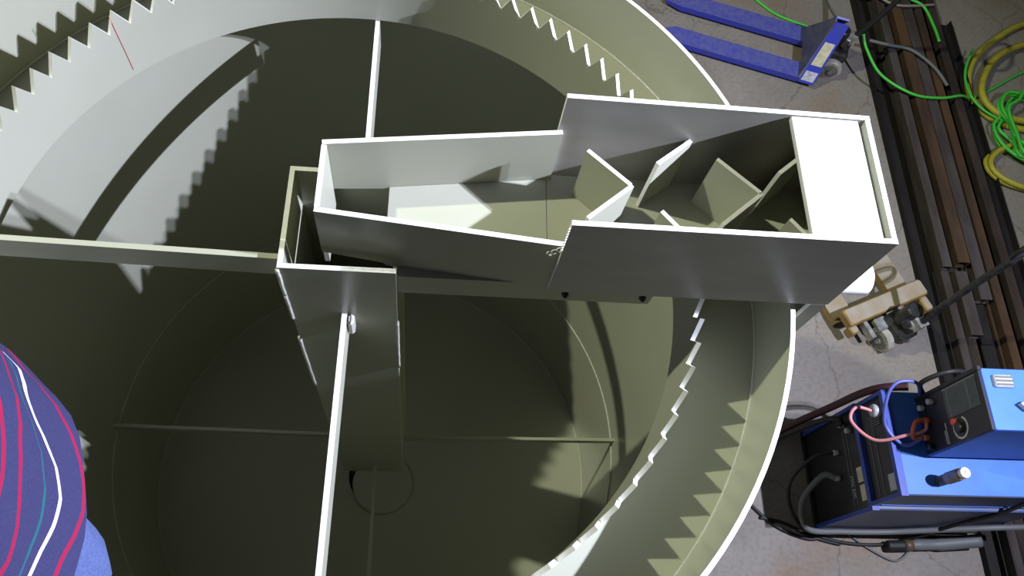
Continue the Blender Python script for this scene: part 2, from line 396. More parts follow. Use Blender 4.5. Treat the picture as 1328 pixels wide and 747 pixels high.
# flume
FZ = 3.25
fa, fb = (-0.026, -0.084), (0.530, -0.1375)
ra, rb = (-0.026, 0.104), (0.530, 0.1775)
def fpoly(L_): return [(0, 3.06), (.150, 3.045), (.150, 3.036), (.186, 3.030), (.187, 3.0), (L_, 3.0), (L_, FZ), (0, FZ)]
plate_poly('flume_side_wall', fa, fb, fpoly((Vector(fb) - Vector(fa)).length), T, fl_, 1)
plate_poly('flume_side_wall', ra, rb, fpoly((Vector(rb) - Vector(ra)).length), T, fl_, -1)
plate('flume_end_wall', (-0.026, -0.071), (-0.026, 0.0915), 2.985, FZ - .001, T, fl_, -1)
m = MB()
def fy0(x): return fa[1] + (fb[1] - fa[1]) * (x - fa[0]) / (fb[0] - fa[0]) + T + .001
def fy1(x): return ra[1] + (rb[1] - ra[1]) * (x - ra[0]) / (rb[0] - ra[0]) - T - .001
xa, xb = 0.122, 0.5195
m.prism([(xa, fy0(xa)), (xb, fy0(xb)), (xb, fy1(xb)), (xa, fy1(xa))], 2, 3.042, 3.054)
m.build('flume_floor', ['pp'], fl_)
# baffles
def baffle(p0, p1, tm='edge'): return plate('baffle', p0, p1, BZ0 + .015, FZ, .010, fl_, 0, ('pp', 'edge'))
yF, yR = BY0 + T + .001, BY1 - T - .001
baffle((0.590, 0.125), (0.688, 0.036)); baffle((0.692, 0.0345), (0.582, -0.060))
baffle((0.846, yR - .004), (0.757, 0.100)); baffle((0.846, yF + .004), (0.757, -0.030))
baffle((0.906, 0.125), (1.004, 0.036)); baffle((1.006, 0.0345), (0.900, -0.056))
baffle((1.150, yR - .004), (1.058, 0.096)); baffle((1.150, yF + .004), (1.066, -0.030))
# curls of swarf where the flume meets the box
for k, (sx, sy, sz) in enumerate(((0.505, -0.152, 3.235), (0.515, -0.153, 3.245), (0.497, -0.1535, 3.225))):
    m = MB(); m.tube(spline([(sx + .007 * math.cos(t + k) * (1 - t / 14), sy + .012 - .0012 * t, sz + .006 * math.sin(t + k)) for t in [i * .8 for i in range(9)]], 3), .0013, 5)
    m.build('swarf_curl', ['swarf'], fl_, True)
for i in range(9):
    zz = 3.26 + i * .012; m = MB(); m.tube([(BX0 - .001, BY0 + .001, zz), (BX0 - .004 - random.random() * .004, BY0 - .002, zz - .004)], .0016, 5); m.build('swarf_curl', ['swarf'], fl_, True)

# ------------------------------------------------------------------ pallet trucks
def pallet_truck(name, loc, ang, wid, mats, label, apex, handle_top, group):
    """local +x points to the pump, forks run along -x"""
    r = empty(name, loc, ang); tag(r, label, 'pallet truck', group)
    top, edge, plate_m = mats
    Mx = Matrix.Translation(loc) @ Matrix.Rotation(ang, 4, 'Z')
    def put(mb, nm, ms, par=None, sm=False):
        mb.v = [Mx @ v for v in mb.v]
        return mb.build(nm, ms, par or r, sm)
    h = wid / 2
    for s in (-1, 1):
        y0, y1 = sorted((s * (h - .16), s * h))
        m = MB()
        v = [(-1.15, y0 + .045, .062), (-1.15, y1 - .045, .062), (-1.02, y0, .085), (-1.02, y1, .085), (0.02, y0, .085), (0.02, y1, .085)]
        lo = [(x, y, .035) for x, y, z in v]
        m.add(v + lo, [(0, 2, 3, 1), (2, 4, 5, 3), (0, 6, 8, 2), (2, 8, 10, 4), (1, 3, 9, 7), (3, 5, 11, 9), (0, 1, 7, 6), (4, 10, 11, 5), (6, 7, 9, 8), (8, 9, 11, 10)], [0, 0] + [1] * 8)
        put(m, 'fork', [top, edge])
        m = MB(); m.cyl((-.93, (y0 + y1) / 2 - .04, .041), (-.93, (y0 + y1) / 2 + .04, .041), .04, n=14, bev=.006)
        put(m, 'load_roller', ['wheel'])
    # head
    if apex:
        m = MB()
        m.add([(-.0, -h, .086), (-.0, h, .086), (.09, .03, .47), (.09, -.03, .47), (.015, -h, .086), (.015, h, .086), (.105, .03, .47), (.105, -.03, .47)], [(0, 3, 2, 1), (4, 5, 6, 7), (0, 1, 5, 4), (2, 3, 7, 6), (1, 2, 6, 5), (3, 0, 4, 7)])
        put(m, 'head_plate', [plate_m])
        for s in (-1, 1):
            m = MB()
            a0, a1 = Vector((.01, s * h, .045)), Vector((.095, s * .02, .475)); w0 = Vector((.125, 0, 0)); th = Vector((0, s * .012, .010))
            m.add([a0, a0 + w0, a1 + w0 * .8, a1, a0 + th, a0 + w0 + th, a1 + w0 * .8 + th, a1 + th], BF)
            fo = put(m, 'head_flange', [edge])
            if s == -1:
                def st(t0, t1, u0, u1, nm, mm):
                    def P(t, u): return a0 + (a1 - a0) * t + w0 * (u * (1 - .2 * t)) + th * 1.12
                    q = MB(); nn = th * .06; q.add([P(t0, u0), P(t0, u1), P(t1, u1), P(t1, u0), P(t0, u0) + nn, P(t0, u1) + nn, P(t1, u1) + nn, P(t1, u0) + nn], BF)
                    put(q, nm, [mm], fo)
                st(.30, .68, .12, .85, 'sticker', 'sticker'); st(.04, .20, .1, .9, 'sticker', 'sticker_w')
    else:
        m = MB(); m.cham(-.02, .10, -h, h, .15, .22, .012, 1, 0); m.box(-.02, .0, -h, h, .086, .16, 1)
        put(m, 'head_beam', [top, edge])
        for s in (-1, 1):
            m = MB(); y0, y1 = sorted((s * (h - .06), s * h)); m.cham(.09, .15 + .05 * (s > 0), y0, y1, .10, .18, .01, 1, 0); put(m, 'head_arm', [top, edge])
        m = MB(); m.cham(.11, .20, -.14, -.05, .15, .19, .01); put(m, 'link_plate', ['steel'])
        m = MB(); m.box(.10, .22, -.20, -.17, .10, .16); put(m, 'link_arm', ['steel'])
        m = MB(); m.box(.10, .22, .07, .11, .08, .19); put(m, 'link_arm', ['steel'])
    # steering wheels, axle, pump, handle
    for s in (-1, 1):
        m = MB(); m.cyl((.24, s * .095 - .026, .09), (.24, s * .095 + .026, .09), .09, n=28, bev=.008)
        wo = put(m, 'steering_wheel', ['wheel'], None)
        m = MB(); m.cyl((.24, s * .125, .09), (.24, s * .130, .09), .062, n=24); m.cyl((.24, s * .128, .09), (.24, s * .142, .09), .024, n=12)
        put(m, 'wheel_hub', ['wheel_rim'], wo)
    m = MB(); m.cyl((.24, -.15, .09), (.24, .15, .09), .014, n=10); put(m, 'axle', ['steel'])
    m = MB(); m.cyl((.19, 0, .14), (.19, 0, .42), .055, n=18, bev=.01); m.cyl((.27, .0, .16), (.27, .0, .36), .038, n=16, bev=.008); m.cham(.12, .32, -.075, .075, .15, .24, .02); m.cyl((.24, -.07, .33), (.24, .07, .33), .03, n=12)
    put(m, 'hydraulic_pump', ['greasy'])
    m = MB(); hp = [(.28, 0, .34)] + handle_top
    m.tube(spline(hp, 5), .021, 10); put(m, 'tow_bar', [('black' if apex else 'greasy')], None, True)
    m = MB(); m.cyl((.255, -.045, .33), (.255, .045, .33), .034, n=14, bev=.005); m.box(.24, .31, -.035, .035, .32, .40); put(m, 'tow_bar_socket', ['steel'])
    e = Vector(handle_top[-1])
    m = MB(); m.tube(spline([e, e + Vector((0, -.11, .05)), e + Vector((0, -.12, .18)), e + Vector((0, 0, .22)), e + Vector((0, .12, .18)), e + Vector((0, .11, .05))], 6, True), .014, 8, closed=True)
    put(m, 'handle_loop', ['black_rubber'], None, True)
    return r
pallet_truck('pallet_truck', (3.11, 3.45, 0), math.radians(-15.0), .545, ('blue_jack', 'blue_edge', 'dark_blue'),
             'blue hand pallet truck with worn paint on the floor beyond the tank', True, [(.38, 0, .7), (.46, 0, 1.18)], 'hand pallet trucks')
pallet_truck('pallet_truck', (3.27, 1.25, 0), math.radians(-66.0), .66, ('yellow_worn', 'yellow', 'yellow'),
             'worn yellow hand pallet truck under the inlet box with its tow bar upright', False, [(.26, .03, .75), (.26, .07, 1.25)], 'hand pallet trucks')

# ------------------------------------------------------------------ rusty steel profiles
def profile(x0, x1, z0, z1, y0, y1, mt, shape, label, rz=0.0):
    """shape: 'tube' hollow section, 'channel' open upward, 'angle', 'flat'"""
    W_, H_ = x1 - x0, z1 - z0; t = min(.008, W_ * .12)
    if shape == 'tube': poly_o = [(0, 0), (W_, 0), (W_, H_), (0, H_)]
    m = MB()
    if shape == 'tube':
        c = .008
        oo = [(c, 0), (W_ - c, 0), (W_, c), (W_, H_ - c), (W_ - c, H_), (c, H_), (0, H_ - c), (0, c)]
        ii = [(t + (q[0]) * (W_ - 2 * t) / W_, t + q[1] * (H_ - 2 * t) / H_) for q in oo]
        v = []
        for yy in (y0, y1):
            v += [(x0 + q[0], yy, z0 + q[1]) for q in oo] + [(x0 + q[0], yy, z0 + q[1]) for q in ii]
        f = []
        for i in range(8):
            j = (i + 1) % 8
            f += [(i, j, 16 + j, 16 + i), (8 + i, 24 + i, 24 + j, 8 + j), (i, 8 + i, 8 + j, j), (16 + i, 16 + j, 24 + j, 24 + i)]
        m.add(v, f)
    elif shape == 'channel':
        poly = [(0, 0), (W_, 0), (W_, H_), (W_ - t, H_), (W_ - t, t), (t, t), (t, H_), (0, H_)]
        m.prism([(x0 + q[0], z0 + q[1]) for q in poly], 1, y0, y1)
    elif shape == 'beam':
        f_ = t * 1.2; c = W_ / 2
        poly = [(0, 0), (W_, 0), (W_, f_), (c + t / 2, f_), (c + t / 2, H_ - f_), (W_, H_ - f_), (W_, H_), (0, H_), (0, H_ - f_), (c - t / 2, H_ - f_), (c - t / 2, f_), (0, f_)]
        m.prism([(x0 + q[0], z0 + q[1]) for q in poly], 1, y0, y1)
    elif shape == 'angle':
        poly = [(0, 0), (W_, 0), (W_, t), (t, t), (t, H_), (0, H_)]
        m.prism([(x0 + q[0], z0 + q[1]) for q in poly], 1, y0, y1)
    o = m.build('steel_profile', [mt]); o.data.transform(Matrix.Translation((-(x0 + x1) / 2, -(y0 + y1) / 2, -z0)))
    o.location = ((x0 + x1) / 2, (y0 + y1) / 2, z0); o.rotation_euler = (0, 0, rz)
    tag(o, label, 'steel profile', 'rusty steel profiles stacked on the floor')
    return o
profile(3.69, 3.80, 0, .055, -1.6, 4.35, 'rust4', 'channel', 'dark steel channel at the near edge of the profile stack')
profile(3.815, 3.875, 0, .12, -1.5, 4.5, 'rust3', 'tube', 'greyish-brown steel tube, second from the near edge of the profile stack')
profile(3.89, 3.965, 0, .10, -1.4, 4.2, 'rust1', 'tube', 'dark brown steel tube, third from the near edge of the profile stack')
profile(3.985, 4.085, 0, .10, -1.2, 4.4, 'rust4', 'beam', 'dark flanged steel beam in the middle of the profile stack')
profile(4.11, 4.19, 0, .11, -1.0, 4.6, 'rust2', 'tube', 'long orange-rusted steel tube in the profile stack')
profile(4.215, 4.285, 0, .09, -1.2, 4.3, 'rust4', 'channel', 'dark open channel between the two orange-rusted tubes')
profile(4.30, 4.385, 0, .10, -.8, 4.5, 'rust1', 'tube', 'brown steel tube near the hose side of the profile stack')
profile(4.40, 4.53, 0, .06, -1.0, 3.95, 'rust4', 'channel', 'wide dark channel at the far edge of the profile stack')
# upper layer, with sawn ends in view
profile(3.79, 3.86, .122, .19, 1.52, 4.1, 'rust3', 'tube', 'upper steel tube ending beside the yellow pallet truck, its near edge grey')
profile(3.90, 3.99, .122, .21, 1.55, 4.45, 'rust2', 'tube', 'upper reddish-brown steel tube with its sawn end beside the tow bar')
profile(3.885, 3.975, .101, .17, 1.02, 1.50, 'rust3', 'tube', 'short grey-brown steel block lying in front of the sawn tube ends')
profile(4.005, 4.09, .112, .19, 1.28, 4.25, 'rust3', 'beam', 'upper grey flanged beam ending under the tow bar')
profile(3.985, 4.07, .102, .111, .98, 1.27, 'rust4', 'tube', 'flat dark steel piece below the tow bar')
profile(4.12, 4.185, .112, .185, .55, 4.3, 'rust2', 'tube', 'upper orange-rusted tube running back to the green hose')
profile(4.26, 4.33, .102, .17, .3, 4.2, 'rust1', 'tube', 'upper brown tube next to the hoses')

# ------------------------------------------------------------------ hoses on the floor
def hose(name, pts, r, mt, label, cat='hose', group=None, n=7):
    m = MB(); m.tube(spline(pts, 8), r, n); o = m.build(name, [mt], None, True)
    return tag(o, label, cat, group)
hose('hose', [(3.48, 3.42, .36), (3.52, 3.33, .30), (3.62, 3.12, .26), (3.86, 2.98, .235), (4.10, 2.98, .215), (4.30, 3.04, .19), (4.46, 3.12, .08), (4.60, 3.20, .02), (4.77, 3.30, .013), (5.1, 3.50, .013), (5.6, 3.7, .013)], .011, 'green_hose', 'bright green hose running from the blue pallet truck across the steel profiles')
hose('hose', [(2.7, 4.2, .012), (2.86, 4.02, .012), (3.01, 3.89, .012), (3.26, 3.79, .012), (3.4, 3.74, .012)], .011, 'green_hose', 'short length of green hose lying behind the blue forks')
hose('hose', [(3.7, 4.6, .05), (3.85, 4.3, .22), (4.05, 4.02, .215), (4.18, 3.93, .21), (4.24, 3.74, .19), (4.25, 3.58, .19)], .012, 'green_hose', 'green hose end curling over the top of the steel profiles')
hose('hose', [(3.62, 3.50, .22), (3.76, 3.46, .23), (3.95, 3.42, .235), (4.12, 3.28, .215), (4.20, 3.12, .20)], .014, 'grey_hose', 'grey hose end lying across the steel profiles')
hose('cable', [(3.3, 4.6, .02), (3.52, 4.30, .06), (3.72, 4.02, .22), (3.90, 3.90, .23), (4.1, 3.92, .215), (4.30, 3.98, .19)], .011, 'beige_hose', 'thin beige cable drooping over the far end of the profiles', 'cable')
hose('cable', [(3.38, 4.7, .015), (3.42, 4.30, .015), (3.50, 3.98, .02), (3.58, 3.80, .03)], .008, 'grey_hose', 'thin grey cable beside the head of the blue pallet truck', 'cable')
def coil(name, c, rx, ry, turns, r, mt, label, zstep, jit, seed, grp=None, a0=0.0, extra=None, rot=0.0):
    rnd = random.Random(seed); pts = []
    for k in range(int(turns * 14) + 1):
        a = a0 + 2 * PI * k / 14; j = 1 + rnd.uniform(-jit, jit)
        X, Y = rx * j * math.cos(a), ry * j * math.sin(a)
        pts.append((c[0] + X * math.cos(rot) - Y * math.sin(rot), c[1] + X * math.sin(rot) + Y * math.cos(rot), r + zstep * k / 14))
    if extra: pts += extra
    m = MB(); m.tube(spline(pts, 3), r, 7); o = m.build(name, [mt], None, True)
    return tag(o, label, 'hose', grp)
hose('hose_coil', [(5.9, 4.0, .03), (5.6, 4.08, .03), (5.24, 4.02, .03), (4.91, 3.81, .03), (4.65, 3.56, .03), (4.53, 3.28, .03), (4.57, 3.06, .03), (4.75, 2.92, .03), (5.1, 2.88, .03), (5.5, 3.0, .03)], .027, 'yellow_hose', 'thick yellow hose, the farther of the two large yellow arcs beside the profiles')
hose('hose_coil', [(5.8, 3.7, .03), (5.5, 3.82, .04), (5.17, 3.77, .05), (4.86, 3.60, .06), (4.66, 3.36, .08), (4.585, 3.14, .085), (4.68, 2.98, .085), (4.9, 2.92, .09), (5.2, 2.95, .085), (5.5, 3.1, .03)], .027, 'yellow_hose', 'thick yellow hose, the nearer of the two large yellow arcs beside the profiles')
coil('hose_coil', (4.94, 2.50), .45, .22, 1.9, .022, 'yellow_hose', 'smaller yellow hose loop in front of the green coil', .03, .04, 4, a0=.2)
coil('hose_coil', (4.97, 2.86), .30, .33, 6.3, .014, 'green_hose', 'tangled bright green hose coil beside the yellow loops', .026, .20, 11, rot=-.5)
hose('hose', [(4.62, 3.62, .09), (4.50, 3.40, .085), (4.47, 3.20, .085), (4.54, 3.03, .08), (4.70, 2.93, .07), (4.84, 2.92, .07)], .011, 'green_hose', 'green hose loop leaning on the thick yellow coil')

# ------------------------------------------------------------------ welding machine
wd = empty('welding_machine', (3.05, .04, 0))
tag(wd, 'blue two-tier welding power source with black front and cables', 'welding machine')
X0 = 2.63; LX = 3.62
m = MB(); m.cham(X0 + .012, LX, -.245, .325, .09, .725, .008, 0, 0); m.build('lower_cabinet', ['weld_side'], wd)
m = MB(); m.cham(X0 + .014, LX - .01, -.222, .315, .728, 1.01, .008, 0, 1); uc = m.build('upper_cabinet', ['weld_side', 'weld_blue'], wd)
m = MB(); m.box(X0 + .0, X0 + .012, -.238, .318, .10, .70); lp = m.build('front_panel', ['panel'], wd)
m = MB(); m.box(X0 + .002, X0 + .014, -.215, .308, .74, 1.0); up = m.build('front_panel', ['panel'], wd)
def fr(z0, z1, y0, y1, t, zz):
    m = MB(); m.box(X0 - .018, X0 + .02, y0, y0 + t, z0, z1); m.box(X0 - .018, X0 + .02, y1 - t, y1, z0, z1); m.box(X0 - .018, X0 + .02, y0 + t, y1 - t, z1 - zz, z1)
    m.build('front_frame', ['weld_blue_d'], wd)
fr(.08, .735, -.25, .33, .022, .035); fr(.738, 1.02, -.227, .32, .02, .03)
m = MB(); m.box(X0 + .02, LX - .02, -.2262, -.2222, .742, .752); m.build('side_trim', ['weld_blue'], wd)
m = MB(); m.box(X0 - .02, LX + .02, -.26, .34, .065, .09); m.build('chassis', ['black'], wd)
for wx in (2.78, 3.5):
    for s in (-1, 1):
        m = MB(); yc = .04 + s * .24; m.cyl((wx, yc - .02, .0652 - .0), (wx, yc + .02, .0652), .065, n=20, bev=.006); m.build('caster_wheel', ['black_rubber'], wd)
# flat details on the panels
def onfront(par, xp, y0, y1, z0, z1, mt, nm, t=.003):
    m = MB(); m.box(xp - t, xp, y0, y1, z0, z1); return m.build(nm, [mt], par)
onfront(lp, X0, -.085, -.005, .618, .672, 'sticker', 'sticker'); onfront(lp, X0, -.185, -.10, .625, .682, 'sticker', 'sticker')
onfront(up, X0 + .002, -.185, -.10, .905, .975, 'silver', 'sticker')
for zz in (.535, .572): onfront(lp, X0, -.20, .22, zz, zz + .006, 'grey_hose', 'printed_line')
for zz in (.80, .852): onfront(up, X0 + .002, -.19, .16, zz, zz + .006, 'grey_hose', 'printed_line')
def text_on(par, s, y, z, size, xp, mt='print'):
    cu = bpy.data.curves.new('lettering', 'FONT'); cu.body = s; cu.size = size; cu.extrude = .001; cu.align_x = 'LEFT'
    o = bpy.data.objects.new('lettering', cu); C.objects.link(o)
    o.matrix_world = Matrix.Translation((xp, y, z)) @ Matrix(((0, 0, -1, 0), (-1, 0, 0, 0), (0, 1, 0, 0), (0, 0, 0, 1)))
    bpy.context.view_layer.update()
    dg = bpy.context.evaluated_depsgraph_get(); me = bpy.data.meshes.new_from_object(o.evaluated_get(dg)); mw = o.matrix_world.copy()
    bpy.data.objects.remove(o); me.transform(mw); me.materials.clear(); me.materials.append(MT[mt])
    return obj('lettering', me, par)
text_on(lp, 'MIG 500', -.035, .545, .034, X0 - .002)
for (y, z) in ((.253, .56), (.205, .62), (.12, .45), (-.02, .42)):
    m = MB(); m.cyl((X0 - .03, y, z), (X0, y, z), .016, n=12, bev=.003); m.build('socket', ['silver'], lp, True)
# vent grille, rounded
m = MB()
for i in range(9): m.box(X0 - .004, X0 + .002, .165 + i * .012, .171 + i * .012, .845, .93)
m.build('vent_grille', ['grey_hose'], up)
m = MB(); m.cyl((X0 - .05, .225, .95), (X0 + .0, .225, .95), .035, n=16, bev=.008); m.build('connector', ['silver'], up, True)
# upright plug on the top
post = MB(); post.cyl((2.835, -.150, 1.011), (2.835, -.150, 1.08), .026, n=18)
pp_ = post.build('coupling_post', ['brown'], wd)
m = MB(); m.cyl((2.835, -.150, 1.08), (2.835, -.150, 1.19), .030, n=20, bev=.004); m.build('coupling_sleeve', ['brass'], pp_)
m = MB(); m.cyl((2.835, -.150, 1.19), (2.835, -.150, 1.225), .026, n=20, bev=.006); m.cyl((2.835, -.150, 1.225), (2.835, -.150, 1.232), .008, n=10); m.build('white_cap', ['pipe'], pp_)

fd = empty('wire_feeder', (2.95, .11, 1.01))
tag(fd, 'blue wire feeder box with black control panel standing on the welding machine', 'wire feeder')
FX, FY0, FY1, FZ0, FZ1 = 2.775, -.035, .262, 1.045, 1.555
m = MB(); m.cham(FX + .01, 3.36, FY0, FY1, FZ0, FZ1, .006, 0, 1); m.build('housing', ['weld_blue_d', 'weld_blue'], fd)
m = MB(); m.box(FX, FX + .01, FY0 + .006, FY1 - .006, FZ0 + .006, FZ1 - .006); fp = m.build('control_panel', ['panel'], fd)
m = MB(); m.box(FX - .006, FX + .012, FY1 - .012, FY1 + .006, FZ0, FZ1 + .004); m.build('edge_trim', ['black'], fd)
onfront(fp, FX, .095, .235, 1.275, 1.52, 'panel_grey', 'display_panel')
for zz in (1.45, 1.30): onfront(fp, FX - .0032, .10, .232, zz, zz + .004, 'grey_hose', 'printed_line', .001)
onfront(fp, FX, .235, .242, 1.27, 1.52, 'grey_hose', 'printed_line', .002)
onfront(fp, FX, -.02, .085, 1.235, 1.243, 'print', 'printed_line', .002); onfront(fp, FX, -.015, .05, 1.222, 1.23, 'print', 'printed_line', .002)
m = MB()
ky, kz = .035, 1.345
for i in range(26):
    a = 2 * PI * i / 30 + .6; yy, zz = ky + .05 * math.cos(a), kz + .05 * math.sin(a)
    m.box(FX - .003, FX, yy - .004, yy + .004, zz - .004, zz + .004)
m.build('dial_ring', ['print'], fp)
m = MB(); m.cyl((FX - .022, ky, kz), (FX, ky, kz), .026, n=18, bev=.004); m.build('knob', ['black'], fp, False)
m = MB(); m.cyl((FX - .018, ky + .035, kz - .03), (FX, ky + .035, kz - .03), .017, n=14, bev=.003); m.build('knob', ['red'], fp, False)
for (y, z, mt) in ((.20, 1.10, 'silver'), (.13, 1.12, 'orange'), (.05, 1.09, 'orange'), (.0, 1.11, 'black'), (.21, 1.18, 'silver')):
    m = MB(); m.cyl((FX - .03, y, z), (FX, y, z), .015, n=12, bev=.003); m.build('socket', [mt], fp, True)
m = MB(); m.cham(2.83, 2.92, .165, .225, FZ1 - .001, FZ1 + .022, .006, 0, 0)
la = m.build('latch', ['silver'], fd)
m = MB()
for i in range(3): m.box(2.836, 2.914, .172 + i * .018, .180 + i * .018, FZ1 + .0221, FZ1 + .026)
m.build('latch_rib', ['grey_hose'], la)
m = MB(); m.prism([(2.915, .085), (2.945, .10), (3.12, .10), (3.15, .085), (3.12, .055), (2.945, .055)], 2, FZ1 + .012, FZ1 + .035); m.box(2.94, 2.96, .065, .09, FZ1, FZ1 + .013); m.box(3.10, 3.12, .065, .09, FZ1, FZ1 + .013)
hd = m.build('carry_handle', ['silver'], fd)
for (fx, fy) in ((2.82, 0), (2.82, .22), (3.32, 0), (3.32, .22)):
    m = MB(); m.cyl((fx, fy, 1.0105), (fx, fy, FZ0), .022, n=12); m.build('foot', ['black_rubber'], fd)
# cables
def cable(pts, r, mt, label): return hose('cable', pts, r, mt, label, 'cable', None)
cable([(X0 - .03, .215, .955), (2.50, .24, .95), (2.47, .17, .93), (2.55, .06, .98), (2.66, .06, 1.09), (2.745, .08, 1.115), (2.76, .13, 1.12)], .009, 'pink', 'pink cable looping in front of the welding machine')
cable([(2.745, .05, 1.09), (2.66, .02, 1.05), (2.58, .12, 1.05), (2.56, .24, 1.15), (2.60, .30, 1.20), (2.70, .30, 1.20), (2.77, .27, 1.10)], .009, 'bluecable', 'blue-grey cable looping up beside the wire feeder')
cable([(2.745, .13, 1.12), (2.70, .12, 1.13), (2.68, .08, 1.12), (2.70, .05, 1.08), (2.745, .05, 1.085)], .012, 'orange', 'short orange jumper cable under the wire feeder panel')
cable([(X0 - .02, .12, .45), (2.50, .10, .40), (2.42, .0, .25), (2.45, -.12, .12), (2.56, -.24, .03), (2.75, -.31, .018), (3.0, -.33, .018), (3.2, -.30, .05), (3.30, -.262, .40), (3.34, -.25, .75), (3.40, -.20, 1.04)], .011, 'black_rubber', 'black cable draped from the front panel round the side of the welding machine')
cable([(X0 - .02, -.02, .42), (2.55, .0, .38), (2.47, -.12, .25), (2.52, -.262, .16), (2.75, -.272, .13), (3.0, -.272, .14), (3.2, -.272, .22), (3.5, -.275, .38), (3.75, -.27, .42)], .018, 'grey_hose', 'grey hose hanging along the blue side of the welding machine')
cable([(2.30, -.18, .012), (2.45, -.21, .012), (2.62, -.29, .012), (2.78, -.33, .012)], .010, 'black_rubber', 'black cable end on the floor in front of the welding machine')
cable([(2.2, -.05, .012), (2.38, -.22, .012), (2.58, -.30, .012), (2.70, -.285, .012)], .010, 'black_rubber', 'black cable curving over the floor towards the tank')
cable([(2.85, -.27, .012), (2.98, -.36, .012), (3.12, -.42, .012), (3.22, -.36, .012), (3.25, -.29, .012)], .007, 'grey_hose', 'thin grey cable loop on the floor beside the welding machine')
cable([(2.40, .30, .10), (2.47, .33, .32), (2.55, .345, .60), (2.60, .35, .85), (2.66, .345, .98), (2.75, .33, 1.05)], .022, 'redcable', 'dark red and black hose bundle on the back edge of the welding machine')
cable([(2.40, .27, .06), (2.45, .28, .30), (2.53, .29, .52), (2.58, .27, .62), (X0 - .02, .253, .56)], .016, 'black_rubber', 'black power cable plugged into the upper corner of the lower panel')
cable([(2.84, .30, 1.03), (2.78, .33, 1.12), (2.85, .35, 1.24), (2.98, .36, 1.20), (3.05, .32, 1.06)], .013, 'black_rubber', 'black cable hump behind the wire feeder')
# welding torch hose on floor
m = MB(); m.tube(spline([(3.17, -.335, .05), (3.25, -.33, .055), (3.40, -.325, .06), (3.62, -.31, .13)], 6), [.030] * 6 + [.034] * 6 + [.04] * 7, 12)
tr = m.build('welding_torch', ['grey_hose'], None, True); tag(tr, 'grey welding torch with a black grip lying beside the machine', 'welding torch')
m = MB(); m.tube(spline([(3.06, -.338, .045), (3.10, -.338, .046), (3.17, -.336, .05)], 5), [.022, .030, .033, .034, .034, .034, .034, .034, .034, .034, .034], 12); m.build('grip', ['black_rubber'], tr, True)
m = MB(); m.tube([(3.17, -.336, .05), (3.22, -.333, .053)], .0345, 12); m.build('collar', ['brown'], tr, True)

# ------------------------------------------------------------------ scaffold board and person
m = MB(); m.cham(-1.25, .30, -1.20, -.865, 3.003, 3.043, .004); bd = m.build('scaffold_board', ['wood']); tag(bd, 'wooden board laid over the tank rim under the photographer', 'board')

def shirt_mat():
    m = bpy.data.materials.new('striped_navy_shirt'); m.use_nodes = True
    nt = m.node_tree; N = nt.nodes; L = nt.links; b = N['Principled BSDF']; b.inputs['Roughness'].default_value = 0.9; b.inputs['Specular IOR Level'].default_value = .15
    uv = N.new('ShaderNodeUVMap'); uv.uv_map = 'UVMap'; sx = N.new('ShaderNodeSeparateXYZ'); L.new(uv.outputs[0], sx.inputs[0])
    base = N.new('ShaderNodeValToRGB'); n = N.new('ShaderNodeTexNoise'); n.inputs['Scale'].default_value = 600; n.inputs['Detail'].default_value = 3
    tc = N.new('ShaderNodeTexCoord'); L.new(tc.outputs['Object'], n.inputs['Vector']); L.new(n.outputs['Fac'], base.inputs[0])
    base.color_ramp.elements[0].position = .3; base.color_ramp.elements[0].color = (.026, .025, .074, 1); base.color_ramp.elements[1].position = .7; base.color_ramp.elements[1].color = (.042, .041, .108, 1)
    cur = base.outputs[0]
    def math_(op, a, bb, c=None):
        k = N.new('ShaderNodeMath'); k.operation = op
        for i, q in enumerate((a, bb, c)):
            if q is None: continue
            if isinstance(q, (int, float)): k.inputs[i].default_value = q
            else: L.new(q, k.inputs[i])
        return k.outputs[0]
    for (u0, amp, freq, ph, wid, col) in STRIPES:
        wv = math_('MULTIPLY', math_('SINE', math_('MULTIPLY_ADD', sx.outputs[0], freq, ph), 0), amp)
        d = math_('ABSOLUTE', math_('SUBTRACT', math_('SUBTRACT', sx.outputs[1], wv), u0), 0)
        mask = math_('LESS_THAN', d, wid)
        mx = N.new('ShaderNodeMix'); mx.data_type = 'RGBA'; L.new(mask, mx.inputs[0]); L.new(cur, mx.inputs[6]); mx.inputs[7].default_value = (*col, 1); cur = mx.outputs[2]
    L.new(cur, b.inputs['Base Color'])
    bp = N.new('ShaderNodeBump'); bp.inputs['Strength'].default_value = .3; bp.inputs['Distance'].default_value = .004
    L.new(n.outputs['Fac'], bp.inputs['Height']); L.new(bp.outputs[0], b.inputs['Normal'])
    return m
RED, WHI, TEA = (.26, .012, .05), (.62, .62, .70), (.015, .10, .12)
STRIPES = []
for q in range(3):
    for off, wid, col in ((0, .0052, RED), (.075, .0042, WHI), (.108, .0030, TEA), (.165, .0052, RED)):
        STRIPES.append((.885 + q * .235 + off, .020, 30 + 5 * (q % 2) + 40 * off, 1.7 * q + 20 * off, wid, col))
MT['shirt'] = shirt_mat()
person = empty('person', (-.24, -.90, 3.043))
tag(person, 'person in a navy shirt with red, white and teal stripes leaning over the tank', 'person')
Fv = Vector((.88, .475, 0)); Sv = Vector((-.475, .88, 0)); PC = Vector((-.272, -.828, 0))
def PT(f_, s_, z): return PC + Fv * f_ + Sv * s_ + Vector((0, 0, z))
Z0 = 3.043
